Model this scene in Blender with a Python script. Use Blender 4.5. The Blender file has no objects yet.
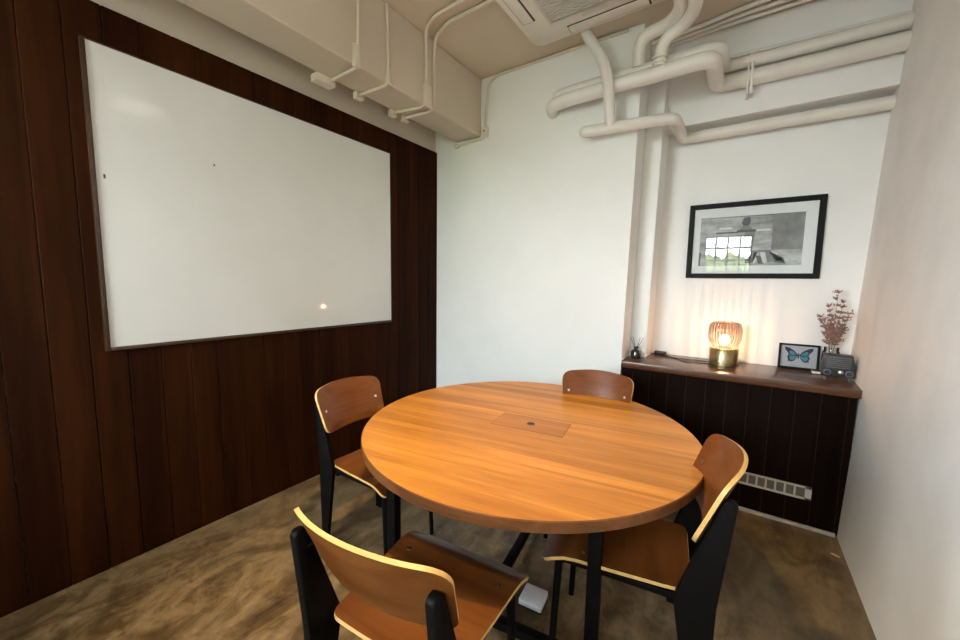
import bpy, bmesh, math, random
from mathutils import Vector, Matrix
random.seed(7)
PI = math.pi
sc = bpy.context.scene
COL = sc.collection

# ------------------------------------------------------------------ camera
def make_camera():
    f, yaw, pitch, roll = 376.3, 0.59924, 0.10095, 0.01454
    fwd = Vector((-math.sin(yaw)*math.cos(pitch), math.cos(yaw)*math.cos(pitch), -math.sin(pitch)))
    right = Vector((math.cos(yaw), math.sin(yaw), 0)); up = right.cross(fwd)
    r2 = math.cos(roll)*right + math.sin(roll)*up
    u2 = -math.sin(roll)*right + math.cos(roll)*up
    cam = bpy.data.cameras.new('camera'); o = bpy.data.objects.new('camera', cam); COL.objects.link(o)
    m = Matrix((r2, u2, -fwd)).transposed().to_4x4(); m.translation = Vector((2.5741, 0.0, 1.5))
    o.matrix_world = m
    cam.sensor_width = 36; cam.lens = f/960*36; cam.clip_start = .02; cam.clip_end = 200
    sc.camera = o
make_camera()

# ------------------------------------------------------------------ materials
class N:
    def __init__(s, name):
        s.m = bpy.data.materials.new(name); s.m.use_nodes = True
        s.t = s.m.node_tree; s.t.nodes.clear()
        s.out = s.t.nodes.new('ShaderNodeOutputMaterial')
    def n(s, kind, **kw):
        nd = s.t.nodes.new(kind)
        for k, v in kw.items():
            if k in nd.inputs: nd.inputs[k].default_value = v
            else: setattr(nd, k, v)
        return nd
    def l(s, a, b): s.t.links.new(a, b)
    def coords(s, scale=(1,1,1), rot=(0,0,0), kind='Object', loc=(0,0,0)):
        tc = s.n('ShaderNodeTexCoord'); mp = s.n('ShaderNodeMapping')
        mp.inputs['Scale'].default_value = scale; mp.inputs['Rotation'].default_value = rot; mp.inputs['Location'].default_value = loc
        s.l(tc.outputs[kind], mp.inputs['Vector']); return mp.outputs['Vector']
    def ramp(s, fac, stops, interp='LINEAR'):
        r = s.n('ShaderNodeValToRGB'); r.color_ramp.interpolation = interp
        el = r.color_ramp.elements
        while len(el) < len(stops): el.new(.5)
        for e, (p, c) in zip(el, stops):
            e.position = p; e.color = (c[0], c[1], c[2], 1)
        s.l(fac, r.inputs['Fac']); return r.outputs['Color']
    def noise(s, vec, scale, detail=4, rough=.55, dist=0):
        nd = s.n('ShaderNodeTexNoise'); nd.inputs['Scale'].default_value = scale; nd.inputs['Detail'].default_value = detail
        nd.inputs['Roughness'].default_value = rough; nd.inputs['Distortion'].default_value = dist
        s.l(vec, nd.inputs['Vector']); return nd.outputs['Fac']
    def mix(s, a, b, fac, mode='MIX'):
        nd = s.n('ShaderNodeMix', data_type='RGBA', blend_type=mode)
        for sock, v in ((nd.inputs[6], a), (nd.inputs[7], b), (nd.inputs[0], fac)):
            if hasattr(v, 'links'): s.l(v, sock)
            elif isinstance(v, (int, float)): sock.default_value = v
            else: sock.default_value = (v[0], v[1], v[2], 1)
        return nd.outputs[2]
    def math(s, op, a, b=0, c=0):
        nd = s.n('ShaderNodeMath', operation=op)
        for i, v in enumerate((a, b, c)):
            if hasattr(v, 'links'): s.l(v, nd.inputs[i])
            else: nd.inputs[i].default_value = v
        return nd.outputs[0]
    def bsdf(s, color, rough=.5, metal=0, coat=0, spec=.5, bump=None, bstr=.2, bdist=.01, coat_rough=.08):
        b = s.n('ShaderNodeBsdfPrincipled')
        for k, v in (('Base Color', color), ('Roughness', rough), ('Metallic', metal), ('Coat Weight', coat), ('Specular IOR Level', spec)):
            if hasattr(v, 'links'): s.l(v, b.inputs[k])
            elif k == 'Base Color': b.inputs[k].default_value = (v[0], v[1], v[2], 1)
            else: b.inputs[k].default_value = v
        b.inputs['Coat Roughness'].default_value = coat_rough
        if bump is not None:
            bp = s.n('ShaderNodeBump'); bp.inputs['Strength'].default_value = bstr; bp.inputs['Distance'].default_value = bdist
            s.l(bump, bp.inputs['Height']); s.l(bp.outputs['Normal'], b.inputs['Normal'])
        s.l(b.outputs[0], s.out.inputs['Surface']); return s.m

def plain(name, c, rough=.5, metal=0, coat=0, spec=.5, var=.08):
    k = N(name); v = k.coords()
    f = k.noise(v, 14, 3)
    col = k.ramp(f, [(.3, [x*(1-var) for x in c]), (.7, [min(1, x*(1+var)) for x in c])])
    return k.bsdf(col, rough, metal, coat, spec)

def paint(name, c, rough=.6, bscale=60, bstr=.15, var=.05, cscale=1.6):
    k = N(name); v = k.coords()
    a = k.noise(v, cscale, 5, .6)
    col = k.ramp(a, [(.3, [x*(1-var) for x in c]), (.7, [min(1, x*(1+var*.6)) for x in c])])
    b = k.noise(v, bscale, 5, .65)
    return k.bsdf(col, rough, bump=b, bstr=bstr, bdist=.004)

def wood(name, dark, light, axis='X', fine=1.0, rough=.4, coat=0, strips=0.0, strip_axis=1, band=.5, bstr=.08, loc=(0,0,0), coat_rough=.1, spec=.5):
    """stretched-noise grain along one axis of the object; optional board-to-board tone changes"""
    k = N(name)
    lo, hi = .9*fine, 16*fine
    sx = {'X': (lo, hi, hi), 'Y': (hi, lo, hi), 'Z': (hi, hi, lo)}[axis]
    v = k.coords(sx, loc=loc)
    g = k.noise(v, 1.0, 6, .62, .7)
    s2 = tuple(q*4.5 for q in sx)
    fine_g = k.noise(k.coords(s2), 1.0, 3, .6)
    f = k.math('ADD', k.math('MULTIPLY', g, 1-.22), k.math('MULTIPLY', fine_g, .22))
    col = k.ramp(f, [(.34, dark), (.5, [(a+b)/2 for a, b in zip(dark, light)]), (.66, light)])
    if strips:
        sep = k.n('ShaderNodeSeparateXYZ'); tc = k.n('ShaderNodeTexCoord'); k.l(tc.outputs['Object'], sep.inputs[0])
        idx = k.math('FLOOR', k.math('DIVIDE', sep.outputs[strip_axis], strips))
        wn = k.n('ShaderNodeTexWhiteNoise', noise_dimensions='1D'); k.l(idx, wn.inputs['W'])
        tone = k.math('MULTIPLY_ADD', wn.outputs['Value'], band, 1-band*.5)
        cmb = k.n('ShaderNodeCombineColor'); 
        for i in range(3): k.l(tone, cmb.inputs[i])
        col = k.mix(col, cmb.outputs[0], 1.0, 'MULTIPLY')
    return k.bsdf(col, rough, coat=coat, spec=spec, bump=f, bstr=bstr, bdist=.002, coat_rough=coat_rough)

M = {}
M['white_wall'] = paint('white_wall_paint', (.825, .83, .81), .62, 45, .16, .04)
M['right_wall'] = paint('skimmed_plaster', (.80, .78, .755), .6, 7, .35, .09, 2.2)
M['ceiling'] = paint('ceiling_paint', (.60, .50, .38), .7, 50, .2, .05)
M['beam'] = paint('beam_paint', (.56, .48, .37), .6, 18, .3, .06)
M['pipe'] = paint('pipe_paint', (.76, .735, .68), .42, 40, .1, .05, 6)
M['conduit'] = paint('conduit_paint', (.64, .565, .45), .45, 40, .1, .05, 6)
M['planks'] = wood('stained_cedar_planks', (.0118, .0029, .0006), (.031, .0080, .0015), 'Z', .9, .55, 0, .1345, 1, .5, spec=.05)
M['trimwood'] = wood('board_trim_wood', (.022, .009, .004), (.055, .024, .010), 'Y', 1, .4)
M['cab_planks'] = wood('dark_stained_cladding', (.0042, .0015, .0006), (.010, .0038, .0016), 'Z', .9, .6, 0, .1195, 0, .3, spec=.05)
M['groove'] = plain('lit_groove_bead', (.020, .011, .008), .5, spec=.1)  # lighter tone paints in the light caught by the beaded edges
M['cab_top'] = wood('varnished_counter_wood', (.055, .018, .006), (.14, .052, .019), 'X', .8, .3, .25, coat_rough=.1, spec=.3)
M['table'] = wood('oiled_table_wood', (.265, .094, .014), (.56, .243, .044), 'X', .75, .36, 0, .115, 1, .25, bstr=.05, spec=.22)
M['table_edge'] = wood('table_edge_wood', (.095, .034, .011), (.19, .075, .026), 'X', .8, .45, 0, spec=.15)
M['hatch'] = wood('hatch_wood', (.22, .078, .013), (.44, .175, .036), 'X', .9, .36, 0, spec=.2)
M['ply_face'] = wood('walnut_veneer', (.066, .018, .0036), (.17, .056, .012), 'X', .62, .30, .06, coat_rough=.15, spec=.25)
M['ply_edge'] = wood('light_ply_edge', (.42, .255, .08), (.64, .42, .15), 'X', 1.2, .5)
M['black'] = plain('black_powder_coat', (.004, .0036, .0032), .45, 0, .0, .06, .2)
M['black_matte'] = plain('black_matte', (.012, .012, .012), .5)
M['steel'] = plain('steel', (.6, .58, .55), .3, 1)
M['white_plastic'] = plain('white_plastic', (.74, .72, .66), .4)
M['white_enamel'] = plain('white_socket_plastic', (.75, .76, .76), .35)
M['ac'] = plain('air_conditioner_plastic', (.76, .72, .635), .42, var=.03)
M['ac_dark'] = plain('slot_shadow_gap', (.05, .04, .032), .7)
M['ac_grille'] = plain('grille_slats', (.62, .585, .52), .5)
M['brass'] = plain('brass', (.40, .31, .165), .26, 1, var=.15)
M['frame_black'] = plain('frame_black', (.009, .009, .008), .55, spec=.12)
M['mat'] = plain('mat_board', (.93, .93, .90), .9, spec=.1, var=.01)
M['vent_plastic'] = plain('vent_plastic', (.56, .52, .45), .5)
M['vent_dark'] = plain('vent_mesh', (.13, .115, .10), .7)
M['skirt'] = plain('painted_skirting', (.46, .42, .36), .6, var=.2)
M['wing_black'] = plain('wing_black', (.008, .010, .014), .6)
M['wing_blue'] = plain('wing_blue', (.012, .185, .27), .45, var=.35)
M['butterfly_body'] = plain('butterfly_body', (.02, .05, .04), .6)
M['stem'] = plain('dried_stem', (.22, .12, .085), .8, var=.3)
M['bud'] = plain('dried_bud', (.30, .165, .13), .85, var=.35)
M['grey_device'] = plain('dark_grey_plastic', (.030, .033, .034), .4)
M['grey_light'] = plain('light_grey_plastic', (.13, .137, .137), .4)
M['dark_glass'] = plain('smoked_bottle_glass', (.012, .013, .011), .12, 0, .6)
M['paper'] = plain('paper', (.72, .68, .60), .8)
M['wood_chip'] = plain('pale_wood', (.6, .42, .26), .7)
M['cable'] = plain('cable_rubber', (.018, .012, .010), .5)
M['hedge'] = plain('hedge_leaves', (.30, .36, .14), .8, var=.4)

def floor_mat():
    k = N('polished_concrete'); v = k.coords()
    a = k.noise(k.coords((2.3, .85, 1), (0, 0, .22)), 2.2, 10, .70, 1.1)
    b = k.noise(v, 9, 7, .7, 1.0)
    c = k.noise(v, .7, 3, .5)
    f = k.math('ADD', k.math('MULTIPLY', a, .62), k.math('MULTIPLY', b, .38))
    col = k.ramp(f, [(.37, (.036, .018, .006)), (.46, (.112, .066, .025)), (.54, (.21, .134, .061)), (.66, (.34, .232, .122))])
    col = k.mix(col, (.10, .078, .050), k.ramp(c, [(.42, (0, 0, 0)), (.62, (.55, .55, .55))]))
    r = k.math('MULTIPLY_ADD', b, .35, .22)
    return k.bsdf(col, r, bump=f, bstr=.12, bdist=.006)
M['floor'] = floor_mat()

def board_mat():
    k = N('whiteboard_enamel'); v = k.coords()
    c = k.ramp(k.noise(v, 1.3, 4), [(.3, (.60, .595, .545)), (.7, (.66, .655, .61))])
    return k.bsdf(c, .28, coat=.9, coat_rough=.06)
M['board'] = board_mat()

def glass(name, tint=(1, 1, 1), ior=1.5, rough=.0):
    k = N(name)
    tr = k.n('ShaderNodeBsdfTransparent'); tr.inputs[0].default_value = (*tint, 1)
    gl = k.n('ShaderNodeBsdfGlossy'); gl.inputs['Roughness'].default_value = rough
    fr = k.n('ShaderNodeFresnel'); fr.inputs['IOR'].default_value = ior
    mx = k.n('ShaderNodeMixShader'); k.l(fr.outputs[0], mx.inputs[0]); k.l(tr.outputs[0], mx.inputs[1]); k.l(gl.outputs[0], mx.inputs[2])
    k.l(mx.outputs[0], k.out.inputs['Surface']); return k.m
M['glass'] = glass('clear_glass', (1, 1, 1))
M['jar_glass'] = glass('jar_glass', (.86, .89, .88)); M['museum_glass'] = glass('low_glare_glass', (1, 1, 1), 1.2)
M['window_glass'] = glass('window_glass', (.96, .98, .97))

def shade_mat():
    """fluted smoked glass: mauve at the crown, clearer towards the neck; dark ribs are put into the tint to cast light streaks"""
    k = N('fluted_smoked_glass')
    tc = k.n('ShaderNodeTexCoord'); sep = k.n('ShaderNodeSeparateXYZ'); k.l(tc.outputs['Object'], sep.inputs[0])
    ang = k.math('ARCTAN2', sep.outputs[1], sep.outputs[0])
    sw = k.math('MULTIPLY_ADD', k.math('SINE', k.math('MULTIPLY', ang, 30)), .5, .5)
    sw = k.math('POWER', sw, .8)
    z = sep.outputs[2]
    tint = k.ramp(k.math('DIVIDE', z, .335), [(.42, (.98, .95, .92)), (.70, (.92, .84, .82)), (.98, (.64, .51, .53))])
    rib = k.ramp(sw, [(0, (.30, .28, .27)), (1, (1, 1, 1))])  # dark stripes in the tint break the lamp light into streaks
    tr = k.n('ShaderNodeBsdfTransparent'); k.l(k.mix(tint, rib, 1, 'MULTIPLY'), tr.inputs[0])
    tl = k.n('ShaderNodeBsdfTranslucent'); k.l(tint, tl.inputs[0])
    m0 = k.n('ShaderNodeMixShader'); m0.inputs[0].default_value = .05; k.l(tr.outputs[0], m0.inputs[1]); k.l(tl.outputs[0], m0.inputs[2])
    gl = k.n('ShaderNodeBsdfGlossy'); gl.inputs['Roughness'].default_value = .08
    fr = k.n('ShaderNodeFresnel'); fr.inputs['IOR'].default_value = 1.45
    mx = k.n('ShaderNodeMixShader'); k.l(fr.outputs[0], mx.inputs[0]); k.l(m0.outputs[0], mx.inputs[1]); k.l(gl.outputs[0], mx.inputs[2])
    k.l(mx.outputs[0], k.out.inputs['Surface']); return k.m
M['shade'] = shade_mat()

def emit(name, c, s, see=0.0):
    k = N(name); e = k.n('ShaderNodeEmission'); e.inputs[0].default_value = (*c, 1); e.inputs[1].default_value = s
    if see:
        tr = k.n('ShaderNodeBsdfTransparent'); mx = k.n('ShaderNodeMixShader'); mx.inputs[0].default_value = 1-see
        k.l(tr.outputs[0], mx.inputs[1]); k.l(e.outputs[0], mx.inputs[2]); k.l(mx.outputs[0], k.out.inputs['Surface'])
    else: k.l(e.outputs[0], k.out.inputs['Surface'])
    return k.m
M['bulb'] = emit('frosted_bulb', (1, .80, .52), 13, .4)
M['ceiling_bulb'] = emit('pendant_bulb', (1, .92, .76), 3.2)

def print_mat():
    k = N('black_and_white_photograph')
    v = k.coords()
    sep = k.n('ShaderNodeSeparateXYZ'); k.l(v, sep.inputs[0])
    n1 = k.noise(k.coords((2.2, 1, 16)), 1, 5, .6)
    n2 = k.noise(v, 26, 4, .6)
    f = k.math('ADD', k.math('MULTIPLY', n1, .75), k.math('MULTIPLY', n2, .25))
    col = k.ramp(f, [(.34, (.14, .14, .13)), (.5, (.38, .375, .35)), (.64, (.66, .655, .61))])
    return k.bsdf(col, .5)
M['print'] = print_mat()
M['print_dark'] = plain('photograph_dark_tone', (.035, .035, .032), .5, var=.3)
M['print_mid'] = plain('photograph_mid_tone', (.17, .165, .155), .5, var=.4)
M['print_light'] = plain('photograph_light_tone', (.72, .72, .69), .5, var=.1)

# ------------------------------------------------------------------ mesh helpers
def new(): return bmesh.new()
def box(bm, x0, x1, y0, y1, z0, z1, bev=0, mi=0, seg=2):
    vs = [bm.verts.new((x, y, z)) for x in (x0, x1) for y in (y0, y1) for z in (z0, z1)]
    fs = [bm.faces.new([vs[i] for i in q]) for q in ((0,1,3,2),(4,6,7,5),(0,4,5,1),(2,3,7,6),(0,2,6,4),(1,5,7,3))]
    for f in fs: f.material_index = mi
    if bev:
        es = list({e for f in fs for e in f.edges})
        r = bmesh.ops.bevel(bm, geom=es, offset=bev, segments=seg, affect='EDGES', profile=.5)
        for f in r['faces']: f.material_index = mi
    return bm
def prism(bm, poly, axis, a0, a1, bev=0, mi=0):
    """polygon (u,v) pushed along an axis: x -> (y,z), y -> (x,z), z -> (x,y)"""
    def P(u, v, a): return {'x': (a, u, v), 'y': (u, a, v), 'z': (u, v, a)}[axis]
    A = [bm.verts.new(P(u, v, a0)) for u, v in poly]; B = [bm.verts.new(P(u, v, a1)) for u, v in poly]
    n = len(poly); fs = [bm.faces.new(A[::-1]), bm.faces.new(B)]
    for i in range(n): fs.append(bm.faces.new((A[i], A[(i+1) % n], B[(i+1) % n], B[i])))
    for f in fs: f.material_index = mi
    if bev:
        bmesh.ops.bevel(bm, geom=list({e for f in fs[:2] for e in f.edges}), offset=bev, segments=2, affect='EDGES', profile=.5)
    return bm
def lathe(bm, prof, n=48, cx=0, cy=0, cap0=True, cap1=True, mi=0, rad=None):
    rings = []
    for r, z in prof:
        rings.append([bm.verts.new((cx+(r+(rad(2*PI*i/n, z) if rad else 0))*math.cos(2*PI*i/n), cy+(r+(rad(2*PI*i/n, z) if rad else 0))*math.sin(2*PI*i/n), z)) for i in range(n)])
    for a, b in zip(rings, rings[1:]):
        for i in range(n):
            f = bm.faces.new((a[i], a[(i+1) % n], b[(i+1) % n], b[i])); f.material_index = mi
    if cap0: bm.faces.new(rings[0][::-1]).material_index = mi
    if cap1: bm.faces.new(rings[-1]).material_index = mi
    return bm
def fillet(pts, R, k=6):
    pts = [Vector(p) for p in pts]; out = [pts[0]]
    for a, b, c in zip(pts, pts[1:], pts[2:]):
        d1, d2 = (a-b), (c-b); r = min(R, d1.length*.48, d2.length*.48)
        p, q = b+d1.normalized()*r, b+d2.normalized()*r
        for i in range(k+1):
            t = i/k; out.append((1-t)**2*p + 2*t*(1-t)*b + t*t*q)
    out.append(pts[-1]); return out
def tube(bm, pts, r, n=14, R=0, mi=0, r1=None, cap=True):
    pts = fillet(pts, R) if R else [Vector(p) for p in pts]
    T = [((pts[min(i+1, len(pts)-1)]-pts[max(i-1, 0)]).normalized()) for i in range(len(pts))]
    u = T[0].orthogonal().normalized(); rings = []
    for i, p in enumerate(pts):
        u = (u - T[i]*u.dot(T[i])).normalized(); w = T[i].cross(u)
        rr = r if r1 is None else r+(r1-r)*i/(len(pts)-1)
        rings.append([bm.verts.new(p + (u*math.cos(2*PI*k/n)+w*math.sin(2*PI*k/n))*rr) for k in range(n)])
    for a, b in zip(rings, rings[1:]):
        for k in range(n):
            f = bm.faces.new((a[k], a[(k+1) % n], b[(k+1) % n], b[k])); f.material_index = mi
    if cap:
        bm.faces.new(rings[0][::-1]).material_index = mi; bm.faces.new(rings[-1]).material_index = mi
    return bm
def ball(bm, c, r, sub=2, scale=(1,1,1)):
    res = bmesh.ops.create_icosphere(bm, subdivisions=sub, radius=r)
    for v in res['verts']: v.co = Vector((v.co.x*scale[0], v.co.y*scale[1], v.co.z*scale[2])) + Vector(c)
    return bm
def sheet(bm, outline, surf, th, rings=7):
    """bent plywood: a flat outline (a,b) filled with rings and laid on surf(a,b) -> (point, normal); slot 1 is the ply edge"""
    n = len(outline); ca = sum(p[0] for p in outline)/n; cb = sum(p[1] for p in outline)/n
    def lay(off):
        R = []
        for k in range(rings+1):
            s = k/rings
            if k == 0: p, nn = surf(ca, cb); R.append([bm.verts.new(p+nn*off)]); continue
            row = []
            for a, b in outline:
                p, nn = surf(ca+(a-ca)*s, cb+(b-cb)*s); row.append(bm.verts.new(p+nn*off))
            R.append(row)
        return R
    A, B = lay(th/2), lay(-th/2)
    for R, fl in ((A, False), (B, True)):
        for i in range(n):
            q = [R[0][0], R[1][i], R[1][(i+1) % n]]; bm.faces.new(q[::-1] if fl else q)
        for a, b in zip(R[1:], R[2:]):
            for i in range(n):
                q = [a[i], b[i], b[(i+1) % n], a[(i+1) % n]]; bm.faces.new(q[::-1] if fl else q)
    ea = [bm.verts.new(v.co) for v in A[-1]]; eb = [bm.verts.new(v.co) for v in B[-1]]
    for i in range(n):
        f = bm.faces.new((ea[i], eb[i], eb[(i+1) % n], ea[(i+1) % n])); f.material_index = 1
    return bm
def rounded(corners, k=6, sub=5):
    """polygon of (x, y, radius) -> outline with rounded corners and subdivided sides"""
    out = []; n = len(corners)
    P = [Vector((c[0], c[1])) for c in corners]
    arcs = []
    for i in range(n):
        a, b, c = P[i-1], P[i], P[(i+1) % n]; r = corners[i][2]
        p, q = b+(a-b).normalized()*r, b+(c-b).normalized()*r
        arcs.append([(1-t)**2*p+2*t*(1-t)*b+t*t*q for t in [j/k for j in range(k+1)]])
    for i in range(n):
        out += arcs[i]; e, s = arcs[i][-1], arcs[(i+1) % n][0]
        out += [e+(s-e)*(j/(sub+1)) for j in range(1, sub+1)]
    return [(p.x, p.y) for p in out]

def finish(name, bm, mats, parent=None, smooth=True, angle=38, origin=None):
    bmesh.ops.recalc_face_normals(bm, faces=bm.faces[:])
    me = bpy.data.meshes.new(name)
    o = bpy.data.objects.new(name, me); COL.objects.link(o)
    if parent is None and origin is None and len(bm.verts):
        xs = [v.co.x for v in bm.verts]; ys = [v.co.y for v in bm.verts]; zs = [v.co.z for v in bm.verts]
        origin = ((min(xs)+max(xs))/2, (min(ys)+max(ys))/2, min(zs))
    if origin is not None:
        for v in bm.verts: v.co -= Vector(origin)
        o.location = origin
    bm.to_mesh(me); bm.free()
    for m in (mats if isinstance(mats, (list, tuple)) else [mats]): me.materials.append(m)
    if smooth:
        for p in me.polygons: p.use_smooth = True
        try: me.set_sharp_from_angle(angle=math.radians(angle))
        except Exception: pass
    if parent is not None: o.parent = parent
    return o
def tag(o, label, cat, group=None):
    o['label'] = label; o['category'] = cat
    if group: o['group'] = group
    return o
def thing(name, label, cat, loc=(0,0,0), rz=0, group=None):
    o = bpy.data.objects.new(name, None); COL.objects.link(o); o.location = loc; o.rotation_euler = (0, 0, rz)
    o.empty_display_size = .1
    return tag(o, label, cat, group)
def struct(name, bm, mats, smooth=False, origin=None):
    o = finish(name, bm, mats, smooth=smooth, origin=origin if origin is not None else (0, 0, 0)); o['kind'] = 'structure'; return o

# ------------------------------------------------------------------ room shell
YF, YB, YN, CEIL = -2.0, 2.97, 3.50, 3.32     # window wall, back wall, niche wall, ceiling
XR = 3.165
def xr(y, z): return XR + .034*z + (.06*(y-YB) if y > YB else 0)

b = new(); box(b, -.15, 3.6, YF-.15, 3.65, -.1, 0); struct('floor', b, M['floor'])
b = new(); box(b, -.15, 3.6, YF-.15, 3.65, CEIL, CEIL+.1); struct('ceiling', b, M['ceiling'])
# left wall: dark vertical boards, pale plaster above them
b = new(); pw = .1345; y = -.25
while y < YB-.001:
    y1 = min(y+pw, YB); box(b, -.022, 0, y+.0012, y1-.0012, 0, 2.775, .0025, seg=1); y = y1
struct('wall_left', b, M['planks'])
W3 = (-1.75, -.35, 1.20, 2.75)  # unseen side window, added to brighten the right wall
b = new(); box(b, -.15, -.022, W3[1], 3.05, 0, CEIL); box(b, -.15, -.022, YF-.15, W3[0], 0, CEIL); box(b, -.15, -.022, W3[0], W3[1], 0, W3[2]); box(b, -.15, -.022, W3[0], W3[1], W3[3], CEIL); struct('trim_1', b, M['beam'])
# back wall with its return into the niche; this corner is slightly out of plumb
def lean(bm, x0):
    for v in bm.verts:
        if v.co.x > x0: v.co.x += .0165*v.co.z-.032
b = new(); box(b, -.022, 1.885, YB, 3.65, 0, CEIL); lean(b, 1.0); struct('wall_back', b, M['white_wall'])
b = new(); box(b, 1.80, 3.6, YN, 3.65, 0, CEIL); struct('wall_niche', b, M['white_wall'])
b = new(); box(b, 1.885, 2.01, 3.22, YN, 0, CEIL, .006); lean(b, 1.0); struct('trim_2', b, M['white_wall'])
b = new(); box(b, 2.01, 3.5, 3.34, YN, 2.70, CEIL, .006); struct('trim_3', b, M['white_wall'])
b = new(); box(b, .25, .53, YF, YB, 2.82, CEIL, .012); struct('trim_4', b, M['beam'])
# right wall, slightly out of plumb
b = new()
for (ya, yb) in ((YF, YB), (YB, 3.62)):
    q = [(xr(ya,0),ya,0),(xr(yb,0),yb,0),(xr(yb,CEIL),yb,CEIL),(xr(ya,CEIL),ya,CEIL)]
    A = [b.verts.new(p) for p in q]; B = [b.verts.new((p[0]+.14, p[1], p[2])) for p in q]
    b.faces.new(A); b.faces.new(B[::-1])
    for i in range(4): b.faces.new((A[i], A[(i+1) % 4], B[(i+1) % 4], B[i]))
struct('wall_right', b, M['right_wall'])
# window wall behind the camera
W1 = (1.94, 2.74, 1.76, 2.48); W2 = (.12, 1.62, 1.20, 2.75)
b = new()
xs = [-.15, W2[0], W2[1], W1[0], W1[1], 3.5]
for i in range(5):
    x0, x1 = xs[i], xs[i+1]
    w = {1: W2, 3: W1}.get(i)
    if w: box(b, x0, x1, YF-.15, YF, 0, w[2]); box(b, x0, x1, YF-.15, YF, w[3], CEIL)
    else: box(b, x0, x1, YF-.15, YF, 0, CEIL)
struct('wall_front', b, M['white_wall'])
def window(name, w, nx, nz, side=False, m=.012):
    b = new(); x0, x1, z0, z1 = w; y0, y1 = YF-.10, YF-.05; t = .03
    box(b, x0, x1, y0, y1, z0, z0+t); box(b, x0, x1, y0, y1, z1-t, z1)
    box(b, x0, x0+t, y0, y1, z0, z1); box(b, x1-t, x1, y0, y1, z0, z1)
    for i in range(1, nx): xx = x0+(x1-x0)*i/nx; box(b, xx-m, xx+m, y0+.01, y1-.01, z0, z1)
    for i in range(1, nz): zz = z0+(z1-z0)*i/nz; box(b, x0, x1, y0+.01, y1-.01, zz-m, zz+m)
    g = new(); box(g, x0, x1, YF-.077, YF-.073, z0, z1)
    if side:
        for q in (b, g):
            for v in q.verts: v.co = Vector((v.co.y-YF-.015, v.co.x, v.co.z))
    o = struct(name, b, M['black_matte'])
    finish('pane', g, M['window_glass'], o, smooth=False)
window('window_1', W1, 4, 3, m=.015); window('window_2', W2, 4, 5); window('added_window', W3, 4, 5, True)
b = new(); box(b, -14, 18, -26, YF-.15, -.6, -.45); struct('trim_5', b, plain('outside_paving', (.82, .81, .79), .8))
# clipped hedge outside, seen only as a reflection
b = new()
bmesh.ops.create_grid(b, x_segments=60, y_segments=10, size=.5)
for v in b.verts:
    u, w_ = v.co.x*2, (v.co.y+.5)
    a = w_*PI
    v.co = Vector((2.1+u*2.1+random.uniform(-.06, .06), -11 + 1.0*math.cos(a)+random.uniform(-.14, .14), -.46 + math.sin(a)**.6*(3.12+.07*math.sin(u*17)+random.uniform(-.12, .12))))
tag(finish('hedge', b, M['hedge'], smooth=False), 'bright green hedge outside, seen as a reflection in the framed photograph', 'hedge')

# ------------------------------------------------------------------ whiteboard
y0, y1, z0, z1 = .489, 2.330, 1.149, 2.586
t = thing('whiteboard', 'large blank whiteboard with thin dark wood edging on the plank wall', 'whiteboard', (0, 0, 0))
t.location = (0, (y0+y1)/2, z0); L = Vector(t.location)
def loc(bm, off=None):
    for v in bm.verts: v.co -= (off or L)
    return bm
b = new(); box(b, 0, .016, y0, y1, z0, z1); finish('writing_surface', loc(b), M['board'], t, smooth=False)
b = new(); fw = .017
box(b, 0, .026, y0-fw, y0, z0-fw, z1+.006, .002); box(b, 0, .020, y1, y1+.006, z0-fw, z1+.006, .001)
box(b, 0, .026, y0, y1, z0-fw, z0, .002); box(b, 0, .020, y0, y1, z1, z1+.006, .001)
finish('edging', loc(b), M['trimwood'], t)
for (yy, zz, l_) in ((.985, 2.145, .012), (.515, 1.97, .02)):
    b = new(); box(b, .016, .0163, yy, yy+.008, zz, zz+l_); finish('ink_mark', loc(b), M['grey_device'], t, smooth=False)

# ------------------------------------------------------------------ round table
TC = (1.675, 1.7607); TROT = math.radians(8)
t = thing('round_table', 'large round wooden meeting table on black square legs', 'table', (TC[0], TC[1], 0), TROT)
R = .843
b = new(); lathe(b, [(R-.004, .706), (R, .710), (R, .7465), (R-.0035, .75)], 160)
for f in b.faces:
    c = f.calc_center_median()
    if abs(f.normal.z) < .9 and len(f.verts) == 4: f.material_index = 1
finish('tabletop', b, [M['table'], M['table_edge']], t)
h = new(); box(h, -.155, .225, -.10, .09, .7500, .7508, .0003, seg=1)
hatch = finish('cable_hatch', h, M['hatch'], t, smooth=False)
h = new()
for (xa, xb, ya, yb) in ((-.157,.227,.09,.0925), (-.157,.227,-.1025,-.10), (-.1575,-.155,-.1025,.0925), (.225,.2275,-.1025,.0925)):
    box(h, xa, xb, ya, yb, .7500, .7504)
finish('edge_strip', h, M['table_edge'], hatch, smooth=False)
h = new(); lathe(h, [(.022, .7506), (.022, .7516), (.017, .7518), (.016, .7512)], 28, .035, -.005)
finish('grommet', h, M['black_matte'], hatch)
lx, ly = .465, .525
for sx in (-1, 1):
    for sy in (-1, 1):
        b = new(); box(b, sx*lx-.025, sx*lx+.025, sy*ly-.025, sy*ly+.025, 0, .706, .006); finish('leg', b, M['black'], t)
for sy in (-1, 1):
    b = new(); box(b, -lx, lx, sy*ly-.02, sy*ly+.02, .055, .095, .005); finish('stretcher', b, M['black'], t)
    b = new(); box(b, -lx, lx, sy*ly-.02, sy*ly+.02, .66, .706, .004); finish('apron_rail', b, M['black'], t)
b = new(); box(b, -.02, .02, -ly, ly, .055, .095, .005); finish('stretcher', b, M['black'], t)
for sx in (-1, 1):
    b = new(); box(b, sx*lx-.02, sx*lx+.02, -ly, ly, .66, .706, .004); finish('apron_rail', b, M['black'], t)

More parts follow.
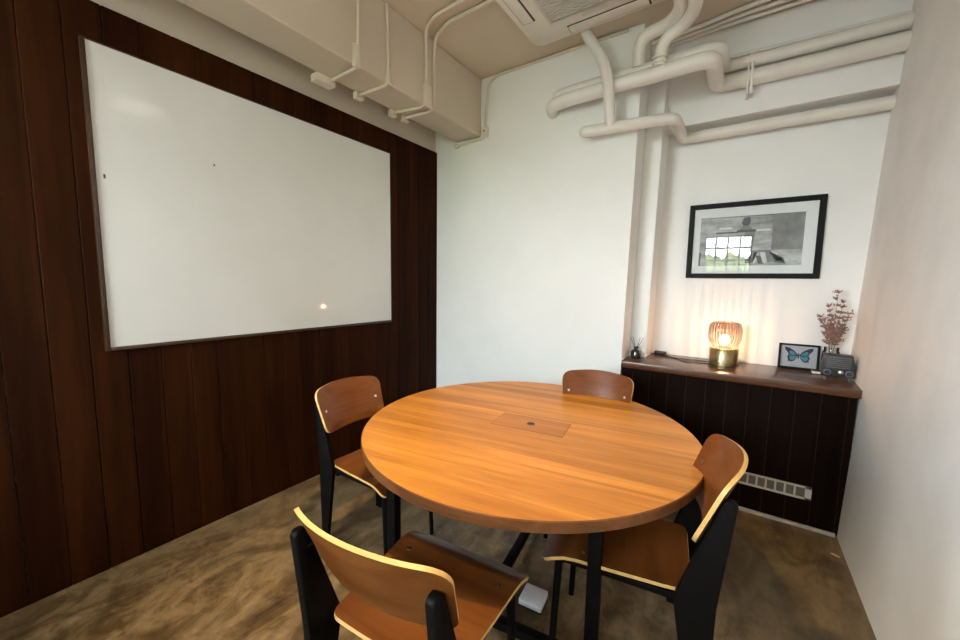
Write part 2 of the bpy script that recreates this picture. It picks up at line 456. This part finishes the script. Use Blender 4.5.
# ------------------------------------------------------------------ chairs
def chair_meshes(root):
    # backrest
    def bs(x, z):
        y = -.232 - .38*(z-.62) + .055*(x/.215)**2
        n = Vector((-.11*x/.215**2, 1, .38)).normalized()
        return Vector((x, y, z)), n
    ol = rounded([(-.198, .632, .045), (.198, .632, .045), (.221, .862, .055), (0, .884, .10), (-.221, .862, .055)], 7, 5)
    b = new(); sheet(b, ol, bs, .0115, 8); back = finish('backrest', b, [M['ply_face'], M['ply_edge']], root, angle=30)
    # seat
    def ss(x, y):
        d = max(0, y-.13); u = max(0, -.13-y)
        z = .462 - 3.6*d*d - .010*(1-(x/.21)**2)*(1 if y < .13 else max(0, 1-d/.08)) + 1.6*u*u
        n = Vector((-.020*x/.21**2, 7.2*d+3.2*u*-1*-1 if d > 0 else 3.2*u, 1)).normalized()
        return Vector((x, y, z)), n
    ol = rounded([(-.177, -.205, .04), (.177, -.205, .04), (.214, .235, .035), (-.214, .235, .035)], 7, 9)
    b = new(); sheet(b, ol, ss, .0115, 12); seat = finish('seat', b, [M['ply_face'], M['ply_edge']], root, angle=30)
    # rear legs: flat tapering hollow sections
    for s in (-1, 1):
        poly = [(-.262, 0), (-.220, 0), (-.158, .43), (-.162, .465), (-.258, .785), (-.264, .797), (-.270, .800), (-.284, .800), (-.290, .797), (-.296, .785), (-.264, .45)]
        x = s*.190; b = new(); prism(b, poly, 'x', x-.0115, x+.0115, .005); finish('leg', b, M['black'], root)
    for s in (-1, 1):
        b = new(); tube(b, [(s*.165, .185, .440), (s*.168, .195, .2), (s*.170, .202, 0)], .0135, 14, r1=.0115); finish('leg', b, M['black'], root)
    for s in (-1, 1): b = new(); box(b, s*.172-.011, s*.172+.011, -.15, .19, .422, .446, .003); finish('side_rail', b, M['black'], root)
    b = new(); box(b, -.18, .18, -.168, -.140, .405, .446, .003); finish('rear_rail', b, M['black'], root)
    b = new(); box(b, -.175, .175, .165, .190, .412, .434, .003); finish('front_rail', b, M['black'], root)
    for s in (-1, 1):
        p, n = bs(s*.172, .745); b = new(); tube(b, [p+n*.004, p+n*.0085], .0075, 12); finish('screw', b, M['steel'], back)
        b = new(); tube(b, [p-n*.022, p-n*.004], .006, 10); finish('bolt', b, M['black'], back)
        p, n = ss(s*.155, .11); b = new(); tube(b, [p+n*.004, p+n*.008], .0065, 12); finish('screw', b, M['steel'], seat)
CH = [  # x, y, facing angle, scale, label
    (.955, 1.40, math.radians(2)-PI/2, (1.06, 1.06, 1.02), 'wooden chair pulled up on the left side of the table, by the plank wall'),
    (1.783, .883, math.radians(96.3)-PI/2, (1.24, 1.13, .99), 'nearest wooden chair, its back towards the viewer, seat pushed under the table'),
    (1.879, 2.19, math.radians(-81.8)-PI/2, (1.05, 1.05, 1.04), 'far wooden chair showing only its backrest above the table, in front of the white wall'),
    (2.258, 1.505, math.radians(188)-PI/2, (1.06, 1.14, 1.05), 'wooden chair on the right side of the table, in front of the dark low cabinet'),
]
first = None
for (x, y, rz, s, lab) in CH:
    if first is None:
        first = thing('dining_chair', lab, 'chair', (x, y, 0), rz, 'plywood chairs around the round table'); chair_meshes(first); r = first
    else:
        r = first.copy(); COL.objects.link(r); r.location = (x, y, 0); r.rotation_euler = (0, 0, rz); r['label'] = lab
        for ch in list(first.children):
            c = ch.copy(); COL.objects.link(c); c.parent = r
            for g in ch.children:
                d = g.copy(); COL.objects.link(d); d.parent = c
    r.scale = s

# ------------------------------------------------------------------ low cabinet in the niche
YC = 2.98; xa, xb = 1.870, 3.185; ZT = .914
t = thing('low_cabinet', 'dark plank-fronted low cabinet with a varnished wooden top, built into the niche', 'cabinet', (2.53, 3.2, 0)); L = Vector(t.location)
b = new(); box(b, xa, xb-.01, YC+.012, YN-.004, 0, ZT-.05)
gx = [1.870]
x = 1.955
while x < xb-.03: gx.append(x); x += .1195
gx.append(xb)
for a, c in zip(gx, gx[1:]): box(b, a+.0016, c-.0016, YC, YC+.014, .006, ZT-.05, .003, seg=1)
for a in gx[1:-1]: box(b, a-.0022, a+.0022, YC+.001, YC+.013, .006, ZT-.05, mi=1)
finish('body', loc(b, L), [M['cab_planks'], M['groove']], t, smooth=False)
b = new(); prism(b, [(xa, 2.957), (3.212, 2.957), (3.236, YN-.003), (1.995, YN-.003), (1.995, 3.215), (xa, 3.215)], 'z', ZT-.048, ZT, .005)
finish('countertop', loc(b, L), M['cab_top'], t)
b = new(); box(b, 2.2, 3.155, YC-.016, YC, 0, .022, .003); finish('skirting_strip', loc(b, L), M['skirt'], t)
b = new(); vx0, vx1, vz0, vz1 = 2.40, 3.031, .184, .270
box(b, vx0, vx1, YC-.004, YC, vz0, vz1, .001); 
vent = finish('vent_cover', loc(b, L), M['vent_dark'], t, smooth=False)
b = new(); bar = .013
box(b, vx0, vx1, YC-.009, YC-.003, vz0, vz0+bar, .001); box(b, vx0, vx1, YC-.009, YC-.003, vz1-bar, vz1, .001)
box(b, vx0, vx0+.02, YC-.009, YC-.003, vz0, vz1, .001); box(b, vx1-.032, vx1, YC-.009, YC-.003, vz0, vz1, .001)
n = 12; 
for i in range(1, n): xx = vx0+.02+(vx1-.032-vx0-.02)*i/n; box(b, xx-.005, xx+.005, YC-.008, YC-.003, vz0, vz1)
finish('vent_bars', loc(b, L), M['vent_plastic'], vent, smooth=False)

# ------------------------------------------------------------------ things on the cabinet
# table lamp
LP = (2.515, 3.285, ZT)
t = thing('table_lamp', 'lit table lamp with fluted smoked glass shade on a brass cylinder base', 'lamp', LP)
b = new(); lathe(b, [(.088, 0), (.092, .003), (.092, .122), (.089, .126)], 64); finish('base', b, M['brass'], t)
b = new(); lathe(b, [(.030, .126), (.030, .150), (.02, .152)], 32); finish('socket', b, M['brass'], t)
prof = [(.074, .128), (.075, .132), (.082, .150), (.094, .170), (.103, .195), (.106, .225), (.1055, .262), (.102, .288), (.093, .306), (.077, .317), (.055, .322), (.03, .3235), (.004, .324)]
b = new(); lathe(b, prof, 180, rad=lambda a, z: .0016*math.sin(30*a), cap0=False); finish('shade', b, M['shade'], t)
b = new(); ball(b, (0, 0, .188), .034, 3, (1, 1, 1.15)); finish('bulb', b, M['bulb'], t)
b = new()
def cpt(x, y, z=.004): return (x-LP[0], y-LP[1], z)
tube(b, [cpt(2.43, 3.31), cpt(2.36, 3.34), cpt(2.25, 3.325), cpt(2.17, 3.345), cpt(2.08, 3.43)], .0032, 8, .06)
tube(b, [cpt(2.04, 3.462), cpt(1.99, 3.44), cpt(2.10, 3.38), cpt(2.20, 3.32), cpt(2.27, 3.20), cpt(2.36, 3.22), cpt(2.43, 3.24)], .0028, 8, .05)
cord = finish('cord', b, M['cable'], t)
b = new(); box(b, 2.02-LP[0], 2.11-LP[0], 3.435-LP[1], 3.475-LP[1], .0005, .026, .007); finish('inline_switch', b, M['cable'], cord)
ld = bpy.data.lights.new('lamp_light', 'POINT'); ld.energy = 16; ld.color = (1, .54, .25); ld.shadow_soft_size = .006
lo = bpy.data.objects.new('lamp_light', ld); COL.objects.link(lo); lo.location = (LP[0], LP[1], LP[2]+.19)

# reed diffuser
t = thing('reed_diffuser', 'small black reed diffuser bottle at the left end of the cabinet top', 'diffuser', (1.932, 3.150, ZT))
b = new(); lathe(b, [(.032, 0), (.036, .004), (.037, .05), (.030, .062), (.014, .070), (.013, .086)], 36); finish('bottle', b, M['dark_glass'], t)
b = new(); lathe(b, [(.016, .078), (.016, .092), (.006, .093)], 24); finish('collar', b, M['black_matte'], t)
for (dx, dy) in ((-.045, .0), (-.030, .02), (.030, -.01), (.048, .012)):
    b = new(); tube(b, [(0, 0, .06), (dx, dy, .165)], .0021, 6); finish('reed', b, M['cable'], t)

# butterfly shadow box
t = thing('butterfly_frame', 'small black frame with a blue butterfly leaning on the wall', 'picture frame', (2.960, 3.462, ZT)); t.rotation_euler = (math.radians(-6), 0, 0)
w, hh, d = .113, .178, .026
b = new()
for (x0, x1, z0, z1) in ((-w, -w+.013, 0, hh), (w-.013, w, 0, hh), (-w, w, 0, .013), (-w, w, hh-.013, hh)): box(b, x0, x1, -d/2, d/2, z0, z1, .0015, seg=1)
finish('frame', b, M['frame_black'], t)
b = new(); box(b, -w+.01, w-.01, d/2-.006, d/2-.002, .01, hh-.01); finish('backing', b, plain('pale_lilac_card', (.46, .45, .47), .8, var=.03), t, smooth=False)
bf = new(); ball(bf, (0, .004, .093), .0065, 2, (.8, .7, 3.4)); body = finish('butterfly', bf, M['butterfly_body'], t)
UP = [(.004, .100), (.020, .122), (.045, .140), (.070, .146), (.068, .128), (.055, .112), (.050, .100), (.030, .092), (.006, .092)]
LO = [(.006, .094), (.030, .092), (.050, .098), (.056, .084), (.050, .066), (.052, .054), (.044, .058), (.034, .054), (.020, .062), (.010, .078)]
UPB = [(.008, .099), (.022, .113), (.040, .124), (.047, .116), (.044, .104), (.030, .096)]
LOB = [(.010, .091), (.030, .089), (.044, .090), (.046, .078), (.038, .064), (.026, .066), (.014, .078)]
grow = lambda P: [(x*1.12, .092+(z-.092)*1.14) for x, z in P]
UP, LO, UPB, LOB = grow(UP), grow(LO), grow(UPB), grow(LOB)
for s in (-1, 1):
    for poly, inner in ((UP, UPB), (LO, LOB)):
        b = new(); prism(b, [(s*x, z) for x, z in poly], 'y', .002, .0035); wg = finish('wing', b, M['wing_black'], body, smooth=False)
        b = new(); prism(b, [(s*x, z) for x, z in inner], 'y', .0008, .002)
        for v in b.verts: pass
        o = finish('wing_patch', b, M['wing_blue'], t, smooth=False)
b = new(); box(b, -w+.011, w-.011, -d/2+.003, -d/2+.0045, .011, hh-.011); finish('glass', b, M['museum_glass'], t, smooth=False)

# little dark booklet lying on the counter
t = thing('booklet', 'tiny closed dark booklet with white page edges lying beside the butterfly frame', 'booklet', (3.062, 3.375, ZT), -.06)
b = new(); box(b, -.036, .030, -.035, .035, .003, .017); finish('pages', b, M['paper'], t, smooth=False)
b = new(); box(b, -.036, .033, -.037, .037, 0, .003); box(b, -.036, .033, -.034, .037, .017, .021); box(b, .030, .033, -.034, .037, 0, .021)
finish('cover', b, M['black_matte'], t, smooth=False)

# grey box-shaped device
t = thing('desk_clock_radio', 'small dark grey box-shaped device with round dials, in front of the glass jar', 'radio', (3.125, 3.232, ZT), -.05)
t.name = 'desk_radio'
b = new()
prism(b, [(-.072, .022), (.080, .022), (.082, .095), (.066, .160), (-.066, .160), (-.074, .10)], 'y', -.038, .045, .006)
body = finish('body', b, M['grey_device'], t)
for k in range(6):
    b = new(); box(b, -.055, .060, -.042, -.037, .078+k*.0125, .084+k*.0125, .001, seg=1); finish('slat', b, M['grey_light'], body)
for x in (-.048, .054):
    b = new(); lathe(b, [(.019, 0), (.019, .006), (.012, .007)], 24)
    for v in b.verts: v.co = Vector((x+v.co.x, -.038-v.co.z, .048+v.co.y))
    dl = finish('dial', b, M['grey_light'], t)
    b = new(); lathe(b, [(.013, .0065), (.013, .009)], 20)
    for v in b.verts: v.co = Vector((x+v.co.x, -.038-v.co.z, .048+v.co.y))
    finish('dial_face', b, M['black_matte'], dl)
b = new(); lathe(b, [(.014, 0), (.013, .010), (.006, .014)], 20)
for v in b.verts: v.co = Vector((.014+v.co.x, -.038-v.co.z, .052+v.co.y))
finish('knob', b, M['steel'], t)
for x in (-.055, .060):
    for yy in (-.025, .032):
        b = new(); lathe(b, [(.006, 0), (.007, .023)], 12, x, yy); finish('foot', b, M['grey_light'], t)

# glass jar and dried stems
JC = (3.115, 3.385)
b = new(); lathe(b, [(.040, 0), (.045, .006), (.047, .12), (.044, .150), (.038, .165), (.039, .182), (.045, .186)], 40, JC[0], JC[1], cap1=False)
for v in b.verts: v.co.z += ZT
tag(finish('glass_jar', b, M['jar_glass']), 'clear glass jar holding dried flowers, behind the grey device', 'jar')
t = thing('dried_flowers', 'bunch of dried reddish-brown flower stems standing in the glass jar', 'dried flowers', (JC[0], JC[1], ZT+.012))
rnd = random.Random(11)
heads = [(-.075, -.02, .37), (-.03, .03, .44), (.000, -.02, .535), (.035, .01, .47), (.065, -.02, .40), (.055, .02, .30), (-.035, -.03, .31)]
for (dx, dy, hz) in heads:
    b = new(); base = Vector((rnd.uniform(-.012, .012), rnd.uniform(-.012, .012), .0)); neck = Vector((dx*.05, dy*.1, .22)); tip = Vector((dx, dy, hz))
    pts = [(1-s)**2*base+2*s*(1-s)*neck+s*s*tip for s in [i/14 for i in range(15)]]
    tube(b, pts, .0017, 6, r1=.0009)
    st = finish('stem', b, M['stem'], t)
    bb = new()
    for i in range(7, 15):
        for q in range(6):
            p = pts[i]; dr = Vector((rnd.uniform(-1, 1), rnd.uniform(-.5, .5), rnd.uniform(.2, .9))).normalized()
            ln = rnd.uniform(.014, .046)*(1.2-.04*i); e = p+dr*ln; e.y = min(e.y, .09)
            if e.x > .085: e.x = .085
            tube(bb, [p, e], .0009, 4)
            for s in (.45, .7, 1.0): ball(bb, p+(e-p)*s+Vector((rnd.uniform(-.003,.003), 0, rnd.uniform(-.003,.003))), rnd.uniform(.003, .0058), 1)
    finish('buds', bb, M['bud'], st)['kind'] = 'stuff'

# ------------------------------------------------------------------ framed photograph
px0, px1, pz0, pz1 = 2.213, 3.028, 1.556, 2.126
t = thing('framed_photograph', 'wide black and white photograph in a black frame with white mat', 'picture', ((px0+px1)/2, YN, pz0)); L = Vector(t.location)
b = new(); fw = .036
for (x0, x1, z0, z1) in ((px0, px0+fw, pz0, pz1), (px1-fw, px1, pz0, pz1), (px0+fw, px1-fw, pz0, pz0+fw), (px0+fw, px1-fw, pz1-fw, pz1)): box(b, x0, x1, YN-.032, YN, z0, z1, .002, seg=1)
finish('frame', loc(b, L), M['frame_black'], t)
b = new(); box(b, px0+fw, px1-fw, YN-.012, YN-.006, pz0+fw, pz1-fw); finish('mat', loc(b, L), M['mat'], t, smooth=False)
qx0, qx1, qz0, qz1 = 2.295, 2.925, 1.652, 2.02
b = new(); box(b, qx0, qx1, YN-.0135, YN-.0122, qz0, qz1); pr = finish('print', loc(b, L), M['print'], t, smooth=False)
def sil(name, mat, polys):
    for k, P in enumerate(polys):
        d = .0002*(k % 3)
        b = new(); prism(b, [(qx0+u*(qx1-qx0), qz0+v*(qz1-qz0)) for u, v in P], 'y', YN-.0142-d, YN-.0136)
        finish(name, loc(b, L), mat, pr, smooth=False)
rc = lambda a, c, d, e: [(a, d), (c, d), (c, e), (a, e)]
sil('dark_shape', M['print_dark'], [[(.42,.86),(.44,.96),(.50,.97),(.51,.87),(.49,.80),(.44,.80)], rc(.0,1,.985,1.0), rc(.38,.56,.67,.72), rc(.17,.40,.66,.69),
    [(.48,.05),(.53,.04),(.55,.28),(.49,.30)], [(.61,.03),(.66,.03),(.63,.18),(.58,.2)], [(.76,.06),(.86,.03),(.84,.14),(.72,.26),(.69,.24)], rc(0,.02,.0,.28)])
sil('mid_shape', M['print_mid'], [[(.44,.80),(.49,.80),(.56,.68),(.54,.30),(.46,.30),(.46,.66),(.38,.68)], [(.70,.60),(.73,.66),(.80,.64),(.85,.55),(.80,.58)], rc(.5,.72,.26,.30), rc(.72,1,.30,.98), [(.56,.26),(.60,.26),(.56,.06),(.52,.06)], [(.66,.26),(.70,.26),(.77,.08),(.70,.06)]])
sil('light_shape', M['print_light'], [rc(.57,.70,.68,.72), [(.56,.26),(.61,.26),(.58,.05),(.55,.05)], [(.62,.26),(.67,.26),(.69,.05),(.65,.05)], [(.72,.26),(.77,.26),(.84,.08),(.79,.06)], rc(.20,.33,.74,.79)])
b = new(); box(b, px0+fw-.004, px1-fw+.004, YN-.022, YN-.020, pz0+fw-.004, pz1-fw+.004); finish('glass', loc(b, L), M['glass'], t, smooth=False)

# ------------------------------------------------------------------ floor bits
t = thing('socket_box', 'small white box lying on the floor under the table', 'box', (1.875, 1.505, 0), .1)
b = new(); box(b, -.055, .055, -.055, .055, .0, .036, .006); finish('body', b, M['white_enamel'], t)
b = new(); box(b, -.057, .057, -.057, .057, .003, .009, .001); finish('edge_strip', b, M['black_matte'], t)  # black band paints the shadow along the box's bottom edge
b = new(); prism(b, [(-.02, -.006), (.022, -.004), (.018, .006), (-.016, .007)], 'z', 0, .004)
for v in b.verts: v.co = Matrix.Rotation(-.5, 4, 'Z') @ v.co + Vector((3.125, 2.765, .0))
tag(finish('wood_chip', b, M['wood_chip'], smooth=False), 'tiny pale wood chip on the concrete by the right wall', 'wood chip')

# ------------------------------------------------------------------ ceiling air conditioner
ax0, ax1, ay0, ay1, az = 1.19, 2.135, 1.785, 2.73, 3.262
t = thing('air_conditioner', 'square white cassette air conditioner in the ceiling', 'air conditioner', ((ax0+ax1)/2, (ay0+ay1)/2, az)); L = Vector(t.location)
ol = rounded([(ax0, ay0, .07), (ax1, ay0, .07), (ax1, ay1, .07), (ax0, ay1, .07)], 8, 1)
b = new(); prism(b, ol, 'z', az, CEIL-.001, .008); finish('panel', loc(b, L), M['ac'], t)
g = (1.395, 1.93, 1.99, 2.525)
b = new(); box(b, g[0], g[1], g[2], g[3], az-.006, az-.001); gr = finish('grille', loc(b, L), M['ac_dark'], t, smooth=False)
b = new(); n = 27
for i in range(n):
    yy = g[2]+(g[3]-g[2])*(i+.5)/n; box(b, g[0]+.012, g[1]-.012, yy-.006, yy+.006, az-.011, az-.005)
for (x0, x1, y0, y1) in ((g[0]-.006, g[0]+.012, g[2], g[3]), (g[1]-.012, g[1]+.006, g[2], g[3]), (g[0]-.006, g[1]+.006, g[2]-.006, g[2]+.012), (g[0]-.006, g[1]+.006, g[3]-.012, g[3]+.006)):
    box(b, x0, x1, y0, y1, az-.011, az-.001, .001, seg=1)
finish('slats', loc(b, L), M['ac_grille'], gr, smooth=False)
for (x0, x1, y0, y1) in ((1.228, 1.318, 2.06, 2.45), (2.01, 2.10, 2.06, 2.45), (1.475, 2.00, 2.62, 2.71), (1.475, 2.00, 1.805, 1.895)):
    b = new(); box(b, x0, x1, y0, y1, az-.003, az-.0005); sl = finish('slot', loc(b, L), M['ac_dark'], t, smooth=False)
    b = new(); box(b, x0+.006, x1-.010, y0+.008, y1-.009, az-.009, az-.002, .002); finish('louvre', loc(b, L), M['ac'], sl)
b = new(); box(b, 1.60, 1.76, 2.555, 2.585, az-.004, az-.0005, .002); finish('badge_plate', loc(b, L), M['ac_grille'], t)

# ------------------------------------------------------------------ pipes
def pipe(name, label, pts, r, R=.1, group='painted pipes by the niche', collars=(), cat='pipe', mat='pipe', cm='pipe', n=20, dome=False):
    b = new(); tube(b, pts, r, n, R)
    if dome: ball(b, pts[0], r*.995, 3)
    xs = [p[0] for p in pts]; ys = [p[1] for p in pts]; zs = [p[2] for p in pts]
    o0 = ((min(xs)+max(xs))/2, (min(ys)+max(ys))/2, min(zs))
    o = finish(name, b, M[mat], None, origin=o0); tag(o, label, cat, group)
    for (p, q, rr) in collars:
        c = new(); tube(c, [p, q], rr, n)
        for v in c.verts: v.co -= Vector(o0)
        finish('collar', c, M[cm], o)
    return o
def xw(y, z): return xr(y, z)+.003
pipe('water_pipe', 'thick white pipe crossing the wall with a jog, lower of the upper pair', [(1.235, 2.985, 2.875), (1.265, 2.865, 2.875), (1.40, 2.835, 2.88), (2.345, 2.815, 2.885), (2.345, 3.27, 2.91), (xw(3.28, 2.9), 3.275, 2.91)], .05, .085,
     collars=[((2.50, 3.275, 2.91), (2.53, 3.275, 2.91), .056)])
pipe('water_pipe', 'thick white pipe running just above and behind the lowest jogged pipe of the pair', [(1.26, 2.985, 2.955), (1.29, 2.90, 2.955), (1.42, 2.885, 2.96), (2.375, 2.885, 2.972), (2.385, 3.285, 3.025), (xw(3.28, 3.0), 3.285, 3.02)], .04, .07,
     collars=[((2.53, 3.285, 3.024), (2.56, 3.285, 3.024), .046)])
pipe('water_pipe', 'lowest white pipe, ending in a blunt cap left and running under the beam right', [(1.56, 2.822, 2.612), (2.13, 2.962, 2.632), (2.135, 3.415, 2.632), (xw(3.42, 2.6), 3.415, 2.628)], .040, .06, dome=True)
pipe('drain_pipe', 'white pipe dropping from the air conditioner to the lowest pipe', [(1.535, 2.795, 3.315), (1.575, 2.785, 3.23), (1.685, 2.76, 3.06), (1.738, 2.735, 2.90), (1.735, 2.85, 2.625)], .037, .12, cat='pipe')
pipe('elbow_pipe', 'white pipe bending down from the ceiling, left one of the bent pair', [(2.19, 2.2, 3.2), (2.18, 2.68, 3.155), (2.10, 2.79, 3.15), (1.915, 2.815, 3.14), (1.905, 2.86, 2.98)], .041, .08)
pipe('elbow_pipe', 'white pipe bending down from the ceiling with a collar, right one of the bent pair', [(2.275, 2.2, 3.14), (2.26, 2.64, 3.11), (2.19, 2.765, 3.10), (2.055, 2.79, 3.06), (2.05, 2.785, 2.90)], .038, .08,
     collars=[((2.05, 2.776, 2.965), (2.05, 2.778, 2.95), .044), ((2.05, 2.779, 2.94), (2.05, 2.782, 2.925), .044)])
pipe('conduit', 'thin white conduit along the top of the thick pipes at the niche', [(2.30, 3.325, 3.105), (xw(3.32, 3.1), 3.325, 3.085)], .0115, .05, 'thin white conduits')
pipe('conduit', 'thin white conduit tucked above the lowest pipe under the beam', [(2.17, 3.455, 2.672), (xw(3.44, 2.7), 3.455, 2.672)], .0115, .05, 'thin white conduits')
for k, (dy, lab, xe) in enumerate(((0, 'front', 0), (.075, 'middle', 0), (.145, 'rear', 0))):
    pipe('conduit', 'thin white conduit on the ceiling over the niche, %s one of three' % lab, [(1.80, 3.205+dy*.8, 3.303), (2.16, 3.20+dy*.72, 3.303), (2.40, 3.155+dy*.8, 3.303), (2.62, 3.125+dy, 3.303), (xw(3.2, 3.3), 3.12+dy, 3.303)], .0145, .08, 'thin white conduits')
# support bracket gripping the upper pair
t = thing('pipe_bracket', 'small white metal bracket clamped under the thick pipes at the niche', 'bracket', (2.55, 3.28, 2.79))
b = new(); box(b, -.008, .008, -.062, -.052, 0, .20, .002); box(b, -.028, -.016, -.062, .052, .0, .20, .002); finish('strap', b, M['pipe'], t)

def cond(name, label, pts, boxes=(), r=.0105, R=.04, holes=()):
    b = new(); tube(b, pts, r, 12, R)
    o0 = tuple(pts[0]); o = finish(name, b, M['conduit'], None, origin=o0); tag(o, label, 'conduit', 'thin white conduits')
    for (nm, x0, x1, y0, y1, z0, z1) in boxes:
        c = new(); box(c, x0, x1, y0, y1, z0, z1, .006)
        for v in c.verts: v.co -= Vector(o0)
        bx = finish(nm, c, M['conduit'], o)
    for (x, y, z) in holes:
        c = new(); lathe(c, [(.008, 0), (.008, .002)], 16)
        for v in c.verts: v.co = Vector((x+v.co.x, y-v.co.z, z+v.co.y)) - Vector(o0)
        finish('knockout_hole', c, M['black_matte'], o)
    return o
BX = .53; UZ = 2.808
cond('conduit', 'leftmost thin conduit down the beam face, ending in a long end block', [(BX+.010, 1.615, 3.31), (BX+.010, 1.60, 2.808), (.24, 1.605, UZ)],
     [('junction_box', BX-.002, BX+.028, 1.565, 1.612, 2.80, 2.935), ('end_block', .19, .265, 1.50, 1.635, 2.775, 2.822)])
cond('conduit', 'thin conduit down the beam face ending in a small clip, second of the beam conduits', [(BX+.010, 1.84, 3.31), (BX+.010, 1.845, 2.808), (.26, 1.83, UZ)],
     [('junction_box', BX-.002, BX+.018, 1.83, 1.872, 2.812, 2.925), ('end_block', .23, .275, 1.795, 1.86, 2.775, 2.822)])
cond('conduit', 'conduit bending off the ceiling down the beam face, left one of the paired beam conduits', [(1.22, 2.075, 3.303), (.74, 2.09, 3.303), (.59, 2.16, 3.303), (BX+.012, 2.215, 3.22), (BX+.012, 2.215, 2.806), (.25, 2.155, UZ)],
     [('junction_box', BX-.002, BX+.034, 2.185, 2.265, 2.80, 2.955), ('end_block', .225, .265, 2.125, 2.185, 2.775, 2.822)], .012, .07)
cond('conduit', 'conduit bending off the ceiling down the beam face, right one of the paired beam conduits', [(1.22, 2.185, 3.303), (.77, 2.19, 3.303), (.60, 2.26, 3.303), (BX+.012, 2.305, 3.22), (BX+.012, 2.30, 2.806), (.27, 2.275, UZ)],
     [('end_block', .235, .275, 2.245, 2.305, 2.775, 2.822)], .012, .07)
cond('conduit', 'thin conduit along the ceiling edge of the white wall, to a switch box', [(1.80, 2.955, 3.300), (.70, 2.955, 3.303), (.61, 2.955, 3.25), (.575, 2.955, 2.86), (.575, 2.955, 2.80), (.27, 2.955, 2.785)],
     [('junction_box', .553, .613, 2.935, 2.97, 2.805, 2.895), ('end_block', .235, .285, 2.94, 2.97, 2.768, 2.80)], .0105, .08, [(.583, 2.935, 2.855)])

# ------------------------------------------------------------------ ceiling spot (above the frame, mirrored in the whiteboard)
PL = (1.46, 1.02, 2.80)
t = thing('ceiling_lamp', 'round white drum lamp over the table, seen as a pale oval mirrored in the whiteboard', 'lamp', PL)
b = new(); lathe(b, [(.150, .03), (.165, .028), (.17, .034), (.17, .09), (.15, .10), (.03, .105)], 48, cap0=False); finish('housing', b, M['white_plastic'], t)
b = new(); lathe(b, [(.004, -.018), (.06, -.014), (.11, 0), (.142, .022), (.150, .031)], 48, cap1=False); finish('diffuser', b, M['ceiling_bulb'], t)
b = new(); tube(b, [(0, 0, .10), (0, 0, CEIL-PL[2])], .012, 12); finish('stem', b, M['white_plastic'], t)
ld = bpy.data.lights.new('spot_light', 'SPOT'); ld.energy = 215; ld.color = (1, .67, .29); ld.shadow_soft_size = .05; ld.spot_size = math.radians(78); ld.spot_blend = .6
lo = bpy.data.objects.new('spot_light', ld); COL.objects.link(lo); lo.location = (PL[0], PL[1], PL[2]-.03)
lo.rotation_euler = Vector((.17, .30, -2.05)).to_track_quat('-Z', 'Y').to_euler()

# ------------------------------------------------------------------ daylight
wd = bpy.data.worlds.new('sky'); sc.world = wd; wd.use_nodes = True
bg = wd.node_tree.nodes['Background']; bg.inputs[0].default_value = (.915, .965, 1.02, 1); bg.inputs[1].default_value = 37
for w in (W1, W2, W3):
    pd = bpy.data.lights.new('window_portal', 'AREA'); pd.shape = 'RECTANGLE'; pd.size = w[1]-w[0]; pd.size_y = w[3]-w[2]
    pd.cycles.is_portal = True
    po = bpy.data.objects.new('window_portal', pd); COL.objects.link(po); po.location = ((w[0]+w[1])/2, YF-.02, (w[2]+w[3])/2)
    po.rotation_euler = (PI/2, 0, 0)
    if w is W3: po.location = (-.015, (w[0]+w[1])/2, (w[2]+w[3])/2); po.rotation_euler = (PI/2, 0, -PI/2)

sc.view_settings.view_transform = 'Standard'; sc.view_settings.look = 'None'; sc.view_settings.exposure = 0; sc.view_settings.gamma = 1
sc.view_settings.use_curve_mapping = False
sc.cycles.max_bounces = 10; sc.cycles.diffuse_bounces = 6; sc.cycles.glossy_bounces = 4; sc.cycles.transparent_max_bounces = 16
sc.cycles.caustics_reflective = False; sc.cycles.caustics_refractive = False
sc.cycles.use_denoising = True; sc.cycles.sample_clamp_indirect = 6
